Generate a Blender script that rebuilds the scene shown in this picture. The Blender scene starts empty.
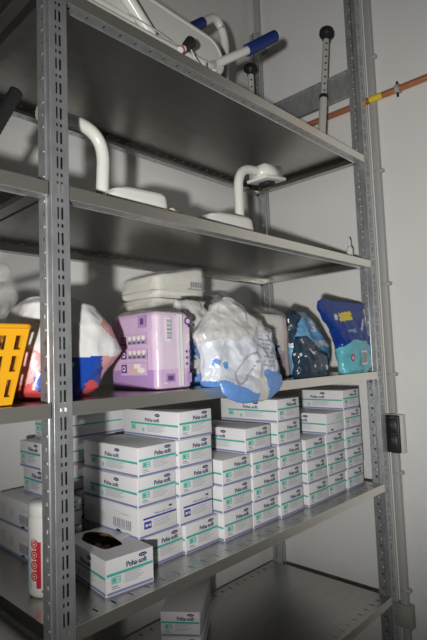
import bpy, bmesh, math, random
from mathutils import Vector, Matrix, noise

sc = bpy.context.scene
COL = sc.collection
random.seed(4)

# ------------------------------------------------------------------ materials
def mat(name, col, rough=.5, metal=0.0, var=0.0, vscale=20.0, bump=0.0, bscale=60.0, spec=.5, coat=0.0, stretch=None):
    m = bpy.data.materials.new(name); m.use_nodes = True
    nt = m.node_tree; b = nt.nodes['Principled BSDF']
    b.inputs['Roughness'].default_value = rough
    b.inputs['Metallic'].default_value = metal
    b.inputs['Specular IOR Level'].default_value = spec
    if coat:
        b.inputs['Coat Weight'].default_value = coat
        b.inputs['Coat Roughness'].default_value = .12
    c4 = (col[0], col[1], col[2], 1)
    b.inputs['Base Color'].default_value = c4
    tc = nt.nodes.new('ShaderNodeTexCoord')
    src = tc.outputs['Object']
    if stretch:
        mp = nt.nodes.new('ShaderNodeMapping'); mp.inputs['Scale'].default_value = stretch
        nt.links.new(src, mp.inputs['Vector']); src = mp.outputs['Vector']
    if var:
        n = nt.nodes.new('ShaderNodeTexNoise'); n.inputs['Scale'].default_value = vscale
        n.inputs['Detail'].default_value = 4
        nt.links.new(src, n.inputs['Vector'])
        r = nt.nodes.new('ShaderNodeMixRGB')
        r.inputs['Color1'].default_value = tuple(max(0, c*(1-var)) for c in col)+(1,)
        r.inputs['Color2'].default_value = tuple(min(1, c*(1+var)) for c in col)+(1,)
        nt.links.new(n.outputs['Fac'], r.inputs['Fac'])
        nt.links.new(r.outputs['Color'], b.inputs['Base Color'])
    if bump:
        n2 = nt.nodes.new('ShaderNodeTexNoise'); n2.inputs['Scale'].default_value = bscale
        n2.inputs['Detail'].default_value = 3
        nt.links.new(src, n2.inputs['Vector'])
        bp = nt.nodes.new('ShaderNodeBump'); bp.inputs['Strength'].default_value = bump
        bp.inputs['Distance'].default_value = .004
        nt.links.new(n2.outputs['Fac'], bp.inputs['Height'])
        nt.links.new(bp.outputs['Normal'], b.inputs['Normal'])
    return m

def film(name, col, opacity=.3, rough=.15, bump=.6, bscale=25):
    m = bpy.data.materials.new(name); m.use_nodes = True
    nt = m.node_tree; b = nt.nodes['Principled BSDF']; out = nt.nodes['Material Output']
    b.inputs['Base Color'].default_value = tuple(col)+(1,)
    b.inputs['Roughness'].default_value = rough
    b.inputs['Specular IOR Level'].default_value = .8
    tr = nt.nodes.new('ShaderNodeBsdfTransparent')
    mx = nt.nodes.new('ShaderNodeMixShader'); mx.inputs['Fac'].default_value = opacity
    nt.links.new(tr.outputs[0], mx.inputs[1]); nt.links.new(b.outputs[0], mx.inputs[2])
    nt.links.new(mx.outputs[0], out.inputs['Surface'])
    tc = nt.nodes.new('ShaderNodeTexCoord'); n2 = nt.nodes.new('ShaderNodeTexNoise')
    n2.inputs['Scale'].default_value = bscale; n2.inputs['Detail'].default_value = 4
    nt.links.new(tc.outputs['Object'], n2.inputs['Vector'])
    bp = nt.nodes.new('ShaderNodeBump'); bp.inputs['Strength'].default_value = bump; bp.inputs['Distance'].default_value = .01
    nt.links.new(n2.outputs['Fac'], bp.inputs['Height']); nt.links.new(bp.outputs['Normal'], b.inputs['Normal'])
    return m

M = {}
M['steel'] = mat('galvanised_steel', (.42, .412, .39), .26, .96, .16, 9, .12, 120, stretch=(1, 6, 6))
M['lip'] = mat('bright_zinc_edge', (.90, .87, .80), .30, .90, .06, 14, .08, 120, stretch=(1, 6, 6))
M['post'] = mat('galvanised_post', (.52, .54, .55), .38, .7, .35, 45, .12, 90, stretch=(1, 1, .5))
M['wall'] = mat('wall_plaster', (.78, .775, .76), .85, 0, .04, 3, .15, 160, spec=.2)
M['floor'] = mat('floor_vinyl', (.17, .165, .155), .5, 0, .2, 12)
M['card'] = mat('white_card', (.74, .73, .745), .48, 0, .03, 12, spec=.4)
M['card_in'] = mat('brown_card', (.20, .13, .09), .9)
M['band'] = mat('print_blue_band', (.21, .24, .45), .5)
M['teal'] = mat('print_teal', (.055, .44, .37), .5)
M['tealpale'] = mat('print_pale_teal', (.22, .58, .50), .5)
M['navy'] = mat('print_navy', (.02, .03, .13), .5)
M['indigo'] = mat('print_indigo', (.05, .06, .38), .5)
M['grey'] = mat('print_grey', (.44, .43, .48), .6)
M['dgrey'] = mat('print_dark_grey', (.10, .11, .18), .6)
M['white'] = mat('white_plastic', (.78, .77, .74), .35, 0, .03, 8)
M['white_tube'] = mat('white_enamel', (.78, .77, .73), .28, coat=.3)
M['beige'] = mat('beige_rubber', (.48, .42, .33), .6)
M['bluegrip'] = mat('blue_grip', (.012, .03, .17), .55, 0, .2, 80)
M['black'] = mat('black_rubber', (.018, .018, .02), .55, 0, .2, 60)
M['alu'] = mat('grey_aluminium', (.62, .61, .57), .42, .2, .08, 30)
M['copper'] = mat('copper_pipe', (.55, .22, .11), .45, .45, .25, 30)
M['yellow'] = mat('yellow_tape', (.85, .62, .05), .5)
M['conduit'] = mat('grey_conduit', (.40, .40, .39), .5)
M['trunk'] = mat('pale_trunking', (.62, .61, .57), .5)
M['basket'] = mat('yellow_basket_plastic', (.82, .40, .015), .38, 0, .06, 10)
M['red'] = mat('red_print', (.62, .02, .05), .45)
M['paleblue'] = mat('pale_blue_print', (.45, .66, .72), .5)
M['paper'] = mat('white_film', (.76, .75, .75), .30, 0, .05, 15, .5, 40, spec=.6)
M['pink'] = mat('pink_film', (.70, .34, .34), .30, 0, .12, 15, .4, 40, spec=.6)
M['rose'] = mat('rose_film', (.62, .09, .09), .30, 0, .1, 15, .4, 40, spec=.6)
M['blue'] = mat('blue_film', (.015, .07, .42), .28, 0, .15, 15, .4, 40, spec=.6)
M['lilac'] = mat('lilac_film', (.62, .44, .64), .28, 0, .05, 8, .35, 30, spec=.6)
M['lilacpale'] = mat('pale_lilac_film', (.70, .57, .70), .28, 0, .05, 8, .3, 30, spec=.6)
M['lilacdeep'] = mat('deep_lilac_print', (.42, .26, .52), .35)
M['purple'] = mat('purple_print', (.12, .06, .22), .4)
M['greyprint'] = mat('mauve_grey_print', (.38, .33, .42), .4)
M['orangepale'] = mat('pale_orange_print', (.72, .46, .34), .4)
M['silver'] = mat('silver_grey_film', (.66, .66, .65), .20, .15, .22, 16, 1.0, 45, spec=.8)
M['skyfilm'] = mat('blue_white_film', (.64, .68, .75), .25, 0, .06, 14, .9, 45, spec=.6)
M['midblue'] = mat('mid_blue_film', (.14, .30, .66), .26, 0, .15, 14, .5, 35, spec=.7)
M['azure'] = mat('azure_film', (.16, .40, .66), .24, 0, .2, 14, .5, 35, spec=.7)
M['darkblue'] = mat('dark_blue_grey_film', (.028, .05, .08), .24, 0, .5, 18, .6, 35, spec=.6)
M['royal'] = mat('royal_blue_film', (.008, .04, .26), .26, 0, .2, 18, .4, 35, spec=.45)
M['turq'] = mat('turquoise_film', (.15, .52, .60), .26, 0, .08, 14, .4, 35, spec=.6)
M['yellowprint'] = mat('yellow_print', (.80, .66, .06), .4)
M['magenta'] = mat('magenta_print', (.50, .05, .16), .4)
M['padcloth'] = mat('white_pads', (.76, .74, .68), .8, 0, .06, 40, .3, 60)
M['pinkpads'] = mat('pinkish_pads', (.66, .52, .50), .7, 0, .08, 40, .3, 60)
M['clear'] = film('clear_film', (.72, .72, .70), .20, .12, .8, 30)
M['clearthick'] = film('cloudy_film', (.62, .62, .60), .55, .2)
M['switch'] = mat('black_switch', (.02, .02, .022), .45)
M['socket'] = mat('grey_socket', (.33, .33, .30), .5)

# ------------------------------------------------------------------ mesh builder
class MB:
    def __init__(s): s.v = []; s.f = []; s.mi = []; s.ms = []; s.sm = []
    def m(s, name):
        if name not in s.ms: s.ms.append(name)
        return s.ms.index(name)
    def add(s, vs, fs, m, smooth=False):
        k = len(s.v); s.v += [Vector(v) for v in vs]; i = s.m(m)
        for f in fs:
            s.f.append([k+q for q in f]); s.mi.append(i); s.sm.append(smooth)
    def quad(s, o, U, V, m):
        o, U, V = Vector(o), Vector(U), Vector(V)
        s.add([o, o+U, o+U+V, o+V], [(0, 1, 2, 3)], m)
    def box(s, a, b, m, bev=0.0, seg=2):
        bm = bmesh.new(); bmesh.ops.create_cube(bm, size=1)
        for v in bm.verts:
            v.co = Vector([(a[i]+b[i])/2 + v.co[i]*(b[i]-a[i]) for i in range(3)])
        if bev: bmesh.ops.bevel(bm, geom=bm.edges[:], offset=bev, segments=seg, affect='EDGES', profile=.5)
        s.frombm(bm, m, bev > 0)
    def frombm(s, bm, m, smooth=False):
        bm.verts.index_update()
        s.add([v.co.copy() for v in bm.verts], [[v.index for v in f.verts] for f in bm.faces], m, smooth); bm.free()
    def tube(s, pts, r, m, n=14, caps=True, rr=None):
        pts = [Vector(p) for p in pts]; vs = []; N = len(pts); up = None
        for i, p in enumerate(pts):
            t = (pts[min(i+1, N-1)]-pts[max(i-1, 0)]).normalized()
            if up is None:
                a = Vector((0, 0, 1)) if abs(t.z) < .9 else Vector((1, 0, 0))
                up = (a - t*a.dot(t)).normalized()
            else: up = (up - t*up.dot(t)).normalized()
            sd = t.cross(up); R = rr[i] if rr else r
            vs += [p + (up*math.cos(2*math.pi*k/n)+sd*math.sin(2*math.pi*k/n))*R for k in range(n)]
        fs = [(i*n+k, i*n+(k+1) % n, (i+1)*n+(k+1) % n, (i+1)*n+k) for i in range(N-1) for k in range(n)]
        s.add(vs, fs, m, True)
        if caps:
            s.add(vs[:n], [tuple(range(n))[::-1]], m); s.add(vs[-n:], [tuple(range(n))], m)
    def lathe(s, prof, m, c=(0, 0, 0), n=28):
        vs = []; fs = []
        for r, z in prof:
            vs += [(c[0]+r*math.cos(2*math.pi*k/n), c[1]+r*math.sin(2*math.pi*k/n), c[2]+z) for k in range(n)]
        for i in range(len(prof)-1):
            fs += [(i*n+k, i*n+(k+1) % n, (i+1)*n+(k+1) % n, (i+1)*n+k) for k in range(n)]
        s.add(vs, fs, m, True)
    def perf(s, o, U, V, L, W, hole, m):
        """sheet strip spanned by unit vectors U, V cut at lengths L and widths W; hole(i, j) leaves a cell open"""
        o, U, V = Vector(o), Vector(U), Vector(V); nw = len(W)
        vs = [o+U*a+V*b for a in L for b in W]; fs = []
        for i in range(len(L)-1):
            for j in range(nw-1):
                if not hole(i, j): fs.append((i*nw+j, (i+1)*nw+j, (i+1)*nw+j+1, i*nw+j+1))
        s.add(vs, fs, m)
    def merge(s, other, mx=None):
        k = len(s.v); s.v += [(mx @ v if mx else v.copy()) for v in other.v]
        for f, i, q in zip(other.f, other.mi, other.sm):
            s.f.append([k+w for w in f]); s.mi.append(s.m(other.ms[i])); s.sm.append(q)
    def mesh(s, name, weld=False):
        me = bpy.data.meshes.new(name)
        me.from_pydata([tuple(v) for v in s.v], [], s.f)
        for n in s.ms: me.materials.append(M[n])
        for p, i, q in zip(me.polygons, s.mi, s.sm): p.material_index = i; p.use_smooth = q
        me.update()
        if weld:
            bm = bmesh.new(); bm.from_mesh(me); bmesh.ops.remove_doubles(bm, verts=bm.verts, dist=1e-5)
            bmesh.ops.recalc_face_normals(bm, faces=bm.faces); bm.to_mesh(me); bm.free()
        return me
    def build(s, name, parent=None, loc=(0, 0, 0), rotz=0, solid=0, weld=False):
        o = bpy.data.objects.new(name, s.mesh(name, weld)); COL.objects.link(o)
        o.location = loc; o.rotation_euler[2] = rotz
        if parent: o.parent = parent
        if solid:
            md = o.modifiers.new('thickness', 'SOLIDIFY'); md.thickness = solid; md.offset = 0
        return o

def tag(o, label, cat, group=None):
    o['label'] = label; o['category'] = cat
    if group: o['group'] = group
    return o
def thing(name, label, cat, loc=(0, 0, 0), rotz=0, group=None):
    o = bpy.data.objects.new(name, None); COL.objects.link(o); o.empty_display_size = .05
    o.location = loc; o.rotation_euler[2] = rotz
    return tag(o, label, cat, group)
def struct(o): o['kind'] = 'structure'; return o

_txt = {}
def text_geo(t):
    if t in _txt: return _txt[t]
    cu = bpy.data.curves.new('lettering', 'FONT'); cu.body = t; cu.size = 1; cu.resolution_u = 3
    ob = bpy.data.objects.new('lettering', cu); COL.objects.link(ob); bpy.context.view_layer.update()
    me = bpy.data.meshes.new_from_object(ob)
    vs = [v.co.copy() for v in me.vertices]; fs = [tuple(p.vertices) for p in me.polygons]
    bpy.data.objects.remove(ob); bpy.data.curves.remove(cu); bpy.data.meshes.remove(me)
    x0 = min(v.x for v in vs); x1 = max(v.x for v in vs)
    vs = [Vector(((v.x-x0)/(x1-x0), v.y, 0)) for v in vs]
    _txt[t] = (vs, fs); return _txt[t]

def put_text(mb, t, o, U, V, w, h, m, bold=0):
    vs, fs = text_geo(t); o, U, V = Vector(o), Vector(U), Vector(V)
    for k in ([0] if not bold else [-bold, 0, bold]):
        mb.add([o+U*(v.x*w+k)+V*(v.y*h)+U.cross(V)*(k*.02) for v in vs], fs, m)

def face_tools(mb, o, U, V, W, H, off=.0006):
    """decal helper on a rectangle: fractions of W and H"""
    o, U, V = Vector(o), Vector(U), Vector(V); N = U.cross(V).normalized()
    def rect(x0, x1, z0, z1, m, k=1): mb.quad(o+U*(x0*W)+V*(z0*H)+N*off*k, U*((x1-x0)*W), V*((z1-z0)*H), m)
    def oval(cx, cz, rx, rz, m, k=1, n=18):
        c = o+U*(cx*W)+V*(cz*H)+N*off*k
        mb.add([c+U*(rx*W*math.cos(a*2*math.pi/n))+V*(rz*H*math.sin(a*2*math.pi/n)) for a in range(n)], [tuple(range(n))], m)
    def txt(t, x, z, w, h, m, k=1, bold=0): put_text(mb, t, o+U*(x*W)+V*(z*H)+N*off*k, U, V, w*W, h*H, m, bold)
    return rect, oval, txt

# ------------------------------------------------------------------ camera
L, D = 1.3, .5276
HZ = [2.2012, 1.7904, 1.3704, .9596, .5598]
TL = .026
camd = bpy.data.cameras.new('camera'); cam = bpy.data.objects.new('camera', camd); COL.objects.link(cam)
a, b, c = math.radians(46.3245), math.radians(4.4022), math.radians(-2.1742)
fw = Vector((math.sin(a)*math.cos(b), math.cos(a)*math.cos(b), math.sin(b)))
rt = Vector((math.cos(a), -math.sin(a), 0)); up = rt.cross(fw)
r2 = rt*math.cos(c)+up*math.sin(c); u2 = -rt*math.sin(c)+up*math.cos(c)
cp = Vector((-.4762, -.8632, 1.4423))
mw = Matrix((r2, u2, -fw)).transposed().to_4x4(); mw.translation = cp
cam.matrix_world = mw
camd.sensor_fit = 'VERTICAL'; camd.sensor_height = 36; camd.lens = 501.08/640*36
camd.clip_start = .02; sc.camera = cam

# ------------------------------------------------------------------ setting
YW, XW = .575, 1.405
def plane_box(name, a, b, m):
    mb = MB(); mb.box(a, b, m); return struct(mb.build(name))
plane_box('wall_back', (-3, YW, 0), (XW+.15, YW+.15, 3.6), 'wall')
plane_box('wall_right', (XW, -3, 0), (XW+.15, YW, 3.6), 'wall')
plane_box('floor', (-3, -3, -.1), (XW+.15, YW+.15, 0), 'floor')

# ------------------------------------------------------------------ shelving
def shelf_mb(x0, x1, y0, y1, h):
    mb = MB(); t = TL; fr = .045
    n = int((x1-x0-.06)/.042); p = (x1-x0-.06)/n
    # plain middle of the deck and side margins
    mb.quad((x0, y0+fr, h), (x1-x0, 0, 0), (0, y1-y0-2*fr, 0), 'steel')
    Ls = [0, .03]
    for i in range(n): Ls += [.03+p*i+p*.40, .03+p*i+p*.54]
    Ls += [x1-x0]
    odd = lambda i, j: i % 2 == 1 and i > 0 and i < len(Ls)-2 and j == 1
    Lq = [0]
    for i in range(n): Lq += [.03+p*i+p*.43, .03+p*i+p*.54]
    Lq += [x1-x0]
    hole = lambda i, j: i % 2 == 1 and j == 1
    mb.perf((x0, y0, h), (1, 0, 0), (0, 1, 0), Lq, [0, .016, .034, fr], hole, 'steel')
    mb.perf((x0, y1, h), (1, 0, 0), (0, -1, 0), Lq, [0, .016, .034, fr], hole, 'steel')
    # lips
    mb.quad((x0, y1, h), (x1-x0, 0, 0), (0, 0, -t), 'steel')
    mb.quad((x0, y0, h), (0, y1-y0, 0), (0, 0, -t), 'steel'); mb.quad((x1, y0, h), (0, y1-y0, 0), (0, 0, -t), 'steel')
    # returned flanges below, with slots on the long sides
    w = .028
    mb.perf((x0, y0, h-t), (1, 0, 0), (0, 1, 0), Lq, [0, .010, .019, w], hole, 'post')
    mb.perf((x0, y1, h-t), (1, 0, 0), (0, -1, 0), Lq, [0, .010, .019, w], hole, 'post')
    mb.quad((x0, y0+w, h-t), (w, 0, 0), (0, y1-y0-2*w, 0), 'steel'); mb.quad((x1-w, y0+w, h-t), (w, 0, 0), (0, y1-y0-2*w, 0), 'steel')
    # upturned stiffening edge of the returned flange
    for y in (y0+w, y1-w): mb.quad((x0+w, y, h-t), (x1-x0-2*w, 0, 0), (0, 0, .010), 'steel')
    for x in (x0+w, x1-w): mb.quad((x, y0+w, h-t), (0, y1-y0-2*w, 0), (0, 0, .010), 'steel')
    return mb

def post_mb(sx, sy, h0, wf=.037, ws=.049, ph=0.0):
    """channel post, corner at origin; front flange runs along sx*x, side flange along sy*y"""
    mb = MB(); P = .05
    n = int((h0-.03)/P)
    Lf = [0]
    for i in range(n):
        z = .02+ph+i*P
        Lf += [z, z+.024, z+.034, z+.041]
    Lf += [h0]
    holef = lambda i, j: (i % 4 == 1 and j in (1, 3)) or (i % 4 == 3 and j in (1, 3))
    mb.perf((0, 0, 0), (0, 0, 1), (sx, 0, 0), Lf, [0, .0115, .0155, .0195, .0245, wf-.006, wf], lambda i, j: holef(i, j) and j in (1, 3), 'post')
    Lsd = [0]
    for i in range(n):
        z = .03+ph+i*P
        Lsd += [z, z+.008, z+.0245, z+.0285]
    Lsd += [h0]
    W = [0, .016, ws-.021, ws-.013, ws]
    mb.perf((0, 0, 0), (0, 0, 1), (0, sy, 0), Lsd, W, lambda i, j: i % 4 == 1 and j == 2, 'post')
    # pressed hooks between the holes, rolled bead at the corner, back return
    for i in range(n):
        z = .03+ph+i*P+.026
        q0, q1 = sy*(ws-.024), sy*(ws-.010)
        mb.box((-.0012, min(q0, q1), z), (.0012, max(q0, q1), z+.005), 'post', .0008, 1)
    mb.quad((sx*wf, 0, 0), (0, sy*.024, 0), (0, 0, h0), 'post')
    mb.quad((sx*.004, sy*.015, 0), (sx*(wf-.008), 0, 0), (0, 0, h0), 'post')  # inner plate added to keep the slots dark and stop light leaking through
    mb.tube([(-.0005, sy*.019, 0), (-.0005, sy*.019, h0)], .0022, 'post', 8)
    mb.quad((0, sy*ws, 0), (sx*.008, 0, 0), (0, 0, h0), 'post')
    return mb

TOP = 2.95
rack = thing('shelving_unit', 'grey galvanised steel shelving bay holding the glove boxes, against the back wall', 'shelving', (0, 0, 0), 0, 'steel shelving bays')
XL = -.009
def build_shelf(x0, x1, z, parent):
    o = shelf_mb(x0, x1, 0, D, z).build('shelf', parent, solid=.0012)
    mb = MB(); mb.box((x0, -.0012, z-TL), (x1, .0006, z+.0006), 'lip')
    mb.tube([(x0+.03, .0285, z-TL-.0008), (x1-.03, .0285, z-TL-.0008)], .0014, 'lip', 8); mb.build('front_lip', o)
for z in HZ: build_shelf(-.006, L, z, rack)
post_mb(1, 1, TOP).build('post', rack, (XL, -.0035, 0), solid=.0016)
post_mb(1, -1, TOP).build('post', rack, (XL, D+.0035, 0), solid=.0016)
post_mb(1, 1, TOP+.1, .040, .046).build('post', rack, (L+.0022, -.001, 0), solid=.0016)
post_mb(1, -1, TOP, .036, .046).build('post', rack, (L+.0022, D+.0035, 0), solid=.0016)
mb = MB()
mb.quad((L-.001, .04, 2.455), (0, .45, 0), (0, 0, .105), 'post')
mb.quad((L-.001, .04, 2.455), (0, .45, 0), (-.012, 0, 0), 'post'); mb.quad((L-.001, .04, 2.56), (0, .45, 0), (-.012, 0, 0), 'post')
mb.build('side_panel', rack, solid=.0014)
for x in (.02, L-.02):
    for z in HZ:
        mb = MB(); mb.tube([(x, D-.02, z-TL-.001), (x, D-.02, z-TL-.008)], .006, 'black', 8); mb.build('bolt', rack)

rack2 = thing('shelving_unit', 'neighbouring steel shelving bay left of the slotted front post, holding the yellow basket', 'shelving', (-.0142, 0, 0), 0, 'steel shelving bays')
for z in (2.262, HZ[1], HZ[2], .928, .52):
    build_shelf(-1.3, 0, z, rack2)
for sy, y in ((1, -.0035), (-1, D+.0035)):
    post_mb(1, sy, TOP).build('post', rack2, (-1.3-.005, y, 0), solid=.0016)

# ------------------------------------------------------------------ glove boxes
BW, BD, BH = .118, .232, .0695
def print_end(mb, o, U, V, W, H, kind):
    rect, oval, txt = face_tools(mb, o, U, V, W, H)
    rect(0, 1, 0, .075, 'band')
    if kind == 'indigo':
        rect(.10, 1, .60, .665, 'indigo'); txt('Peha-soft', .40, .71, .30, .11, 'navy'); txt('plus', .74, .71, .14, .09, 'navy')
        oval(.84, .87, .05, .035, 'navy')
        rect(.12, .31, .28, .53, 'indigo'); rect(.15, .22, .36, .45, 'card', 2); rect(.24, .29, .36, .45, 'card', 2)
        for k in range(4): rect(.37, .82-.05*(k % 2), .50-k*.075, .525-k*.075, 'grey')
        return
    rect(0, 1, .535, .615, 'teal')
    txt('Peha-soft', .42, .665, .45, .24, 'navy', 1, .0006)
    oval(.78, .905, .095, .058, 'navy'); rect(.72, .84, .893, .917, 'grey', 2)
    rect(.09, .29, .29, .50, 'tealpale'); rect(.12, .18, .36, .44, 'teal', 2); rect(.20, .26, .33, .46, 'card', 2); rect(.21, .25, .38, .42, 'teal', 3)
    for k in range(6): rect(.37, .80-.06*(k % 3), .50-k*.055, .522-k*.055, 'grey')
    rect(.10, .22, .20, .225, 'dgrey'); rect(.10, .27, .14, .155, 'dgrey')
def print_side(mb, o, U, V, W, H, kind):
    rect, oval, txt = face_tools(mb, o, U, V, W, H)
    rect(0, 1, 0, .075, 'band')
    if kind == 'barcode' or kind == 'indigo':
        for k in range(26):
            if k not in (4, 11, 17): rect(.575+k*.0122, .575+k*.0122+(.004 if k % 3 else .008), .24, .54, 'dgrey')
        rect(.575, .88, .20, .215, 'dgrey')
        for k in range(3): rect(.57+.17*(k % 2), .66+.17*(k % 2)+.05, .66+.05*k, .672+.05*k, 'orangepale' if k == 0 else 'grey')
        rect(.70, .84, .73, .745, 'grey')
        for k in range(5): rect(.10, .24-.03*(k % 2), .70-.07*k, .72-.07*k, 'grey'); rect(.33, .42, .60-.07*k, .62-.07*k, 'grey')
        oval(.66, .10, .045, .045, 'navy')
        return
    rect(.14, 1, .455, .53, 'teal')
    txt('Peha-soft', .42, .585, .26, .22, 'navy', 1, .0006)
    oval(.645, .855, .048, .062, 'navy'); rect(.615, .675, .845, .868, 'grey', 2)
    rect(.15, .24, .22, .44, 'tealpale'); rect(.17, .21, .28, .36, 'teal', 2)
    for k in range(6): rect(.45, .78-.03*(k % 3), .41-k*.045, .427-k*.045, 'grey')
    rect(.36, .40, .16, .32, 'tealpale')

def glove_box_mb(kind='teal', w=BW, d=BD, h=BH, side=None, blank_end=False, open_top=False):
    mb = MB()
    if not open_top:
        mb.box((0, 0, 0), (w, d, h), 'card', .0016, 2)
    else:
        n = 40; cx, cy = w*.46, d*.60; ring = []; outer = []
        for k in range(n):
            A = 2*math.pi*k/n; ca, sa = math.cos(A), math.sin(A)
            R = 1+.06*math.sin(5*A)
            ring.append(Vector((cx+w*.27*R*math.copysign(abs(ca)**.8, ca), cy+d*.33*R*math.copysign(abs(sa)**.8, sa), h)))
            s = min((w-cx if ca > 0 else cx)/max(abs(ca), 1e-6), (d-cy if sa > 0 else cy)/max(abs(sa), 1e-6))
            outer.append(Vector((cx+ca*s, cy+sa*s, h)))
        for c in ((0, 0), (w, 0), (w, d), (0, d)):
            k = min(range(n), key=lambda q: (outer[q].xy-Vector(c)).length); outer[k] = Vector((c[0], c[1], h))
        mb.add(outer+ring, [(k, (k+1) % n, n+(k+1) % n, n+k) for k in range(n)], 'card')
        mb.add([v-Vector((0, 0, .001)) for v in outer+ring], [(n+k, n+(k+1) % n, (k+1) % n, k) for k in range(n)], 'card_in')
        for (o, U) in (((0, 0), (w, 0)), ((w, 0), (0, d)), ((w, d), (-w, 0)), ((0, d), (0, -d))):
            nx, ny = -U[1], U[0]; l = math.hypot(nx, ny); nx, ny = nx/l*.001, ny/l*.001
            mb.quad((o[0], o[1], 0), (U[0], U[1], 0), (0, 0, h), 'card')
            mb.quad((o[0]+nx, o[1]+ny, 0), (U[0], U[1], 0), (0, 0, h-.001), 'card_in')
        mb.quad((0, 0, .0), (w, 0, 0), (0, d, 0), 'card'); mb.quad((0, 0, .001), (w, 0, 0), (0, d, 0), 'card_in')
    e = .002
    if not blank_end: print_end(mb, (e, 0, e), (1, 0, 0), (0, 0, 1), w-2*e, h-2*e, kind)
    else:
        rect, oval, txt = face_tools(mb, (e, 0, e), (1, 0, 0), (0, 0, 1), w-2*e, h-2*e)
        rect(0, 1, 0, .06, 'band'); oval(.30, .16, .07, .05, 'navy'); rect(0, .9, .46, .50, 'tealpale')
        for k in range(4): rect(.55, .85, .86-.07*k, .885-.07*k, 'tealpale')
    print_side(mb, (0, d-e, e), (0, -1, 0), (0, 0, 1), d-2*e, h-2*e, side or kind)
    rect, oval, txt = face_tools(mb, (w-e, d-e, e), (-1, 0, 0), (0, 0, 1), w-2*e, h-2*e); rect(0, 1, 0, .075, 'band'); rect(.1, 1, .555, .615, 'teal')
    rect, oval, txt = face_tools(mb, (w, e, e), (0, 1, 0), (0, 0, 1), d-2*e, h-2*e); rect(0, 1, 0, .075, 'band')
    if kind != 'barcode': rect(.03, .9, .47, .53, 'teal')
    if not open_top:
        rect, oval, txt = face_tools(mb, (e, e, h), (1, 0, 0), (0, 1, 0), w-2*e, d-2*e, .0004)
        for (x0, x1, y0, y1) in ((.20, .205, .25, .75), (.78, .785, .25, .75), (.3, .7, .2, .203), (.3, .7, .8, .803)): rect(x0, x1, y0, y1, 'grey')
    return mb

_bm = {}
def glove_mesh(key, **kw):
    if key not in _bm: _bm[key] = glove_box_mb(**kw).mesh('glove_box', False)
    return _bm[key]
GRP = 'glove boxes on the shelf below the packages'
def glove(key, x, y, z, label, rz=0, group=GRP, **kw):
    o = bpy.data.objects.new('glove_box', glove_mesh(key, **kw)); COL.objects.link(o)
    o.location = (x, y, z); o.rotation_euler[2] = rz
    return tag(o, label, 'box', group)

Z4 = HZ[3]+.0008
zrow = [Z4+.0702*k for k in range(5)]
ROW = ['bottom', 'second', 'third', 'fourth', 'top']
ORD = ['first', 'second', 'third', 'fourth', 'fifth', 'sixth', 'seventh', 'eighth']
colx = [.252, .374, .512, .634, .756, .895, 1.017, 1.147]
coly = [.095, .085, .070, .068, .062, .060, .060, .060]
present = [[0, 1, 2, 3], [0, 1, 2, 3, 4], [0, 1, 2], [0, 1, 2, 3], [0, 1, 2, 3, 4], [0, 1, 2], [0, 1, 2, 3], [0, 1, 2, 3, 4]]
rj = random.Random(11)
for ci, rows in enumerate(present):
    for r in rows:
        key, kw, what = 'teal', dict(kind='teal'), 'teal-striped'
        if ci == 0 and r == 1: key, kw, what = 'ind_bar', dict(kind='indigo', side='barcode'), 'indigo-striped'
        if ci == 1 and r == 1: key, kw, what = 'ind_bar', dict(kind='indigo', side='barcode'), 'indigo-striped'
        jx, jy = rj.uniform(-.001, .001), rj.uniform(-.003, .004); rz = rj.uniform(-.006, .006)
        x, y = colx[ci]+jx, coly[ci]+jy
        if ci == 3 and r == 3: x, y, rz = .612, .070, .01
        extra = ''
        if ci == 6 and r == 3:
            key, kw, what = 'blank', dict(kind='teal', blank_end=True), 'blank-fronted'; x = 1.022; y = .058
        if ci == 1 and r == 4: x, y = .376, .085
        if r == 0 and ci < 2: x = (.270, .3895)[ci]
        pre = {0: 'left corner stack', 7: 'stack nearest the right post'}.get(ci, '%s front stack from the left' % ORD[ci])
        if ci == 0 and r == 1: lab = 'indigo-striped glove box with barcode side, second from bottom of the left corner stack'
        elif ci == 1 and r == 1: lab = 'indigo-striped glove box right of the barcode box, second from bottom in its stack'
        elif ci == 6 and r == 3: lab = 'glove box with mostly blank white front, fourth row near the right post'
        else: lab = '%s white glove box, %s row of the %s' % (what, ROW[r], pre)
        glove(key, x, y, zrow[r], lab, rz, **kw)
# lower left: two boxes with the barcode side facing left, back boxes lying across
for k in range(2):
    glove('bar', .114, .306, zrow[k], ['barcode-sided glove box behind the white bottle, lower of two', 'barcode-sided glove box behind the white bottle, upper of two'][k], 0, kind='barcode', side='barcode')
def across(x, y, z, label): # long side facing front, small end facing left
    return glove('teal_across', x, y, z, label, -math.pi/2, kind='teal')
for k in range(2): across(.252, .470, zrow[k], 'white glove box hidden behind the left corner stack, %s row at the back' % ROW[k])
for k, (x, y) in enumerate(((.163, .485), (.156, .490), (.195, .480))):
    across(x, y, zrow[2+k], 'white glove box lying crosswise behind the slotted left post, %s' % ['lowest of the three back ones', 'middle of the three back ones', 'topmost of the three back ones'][k])

# the open box at the front left
ob = thing('glove_box', 'open white glove box with torn oval top at the front left of its shelf', 'box', (.130, .050, Z4), math.radians(-6), GRP)
b0 = glove_box_mb('teal', .116, .205, .073, open_top=True).build('carton', ob)
mb = MB(); mb.quad((.082, .085, .0742), (.026, .0, .005), (.004, .03, 0), 'card')
mb.build('torn_flap', ob, solid=.0008)
mb = MB()
rg = random.Random(3)
for k in range(7):
    x, y = rg.uniform(.035, .075), rg.uniform(.08, .15)
    pts = [(x, y, .03), (x+rg.uniform(-.02, .02), y+.015, .046), (x+rg.uniform(-.02, .02), y+.03, .036)]
    mb.tube(pts, .011, 'card_in', 8)
mb.build('gloves', ob)

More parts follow.
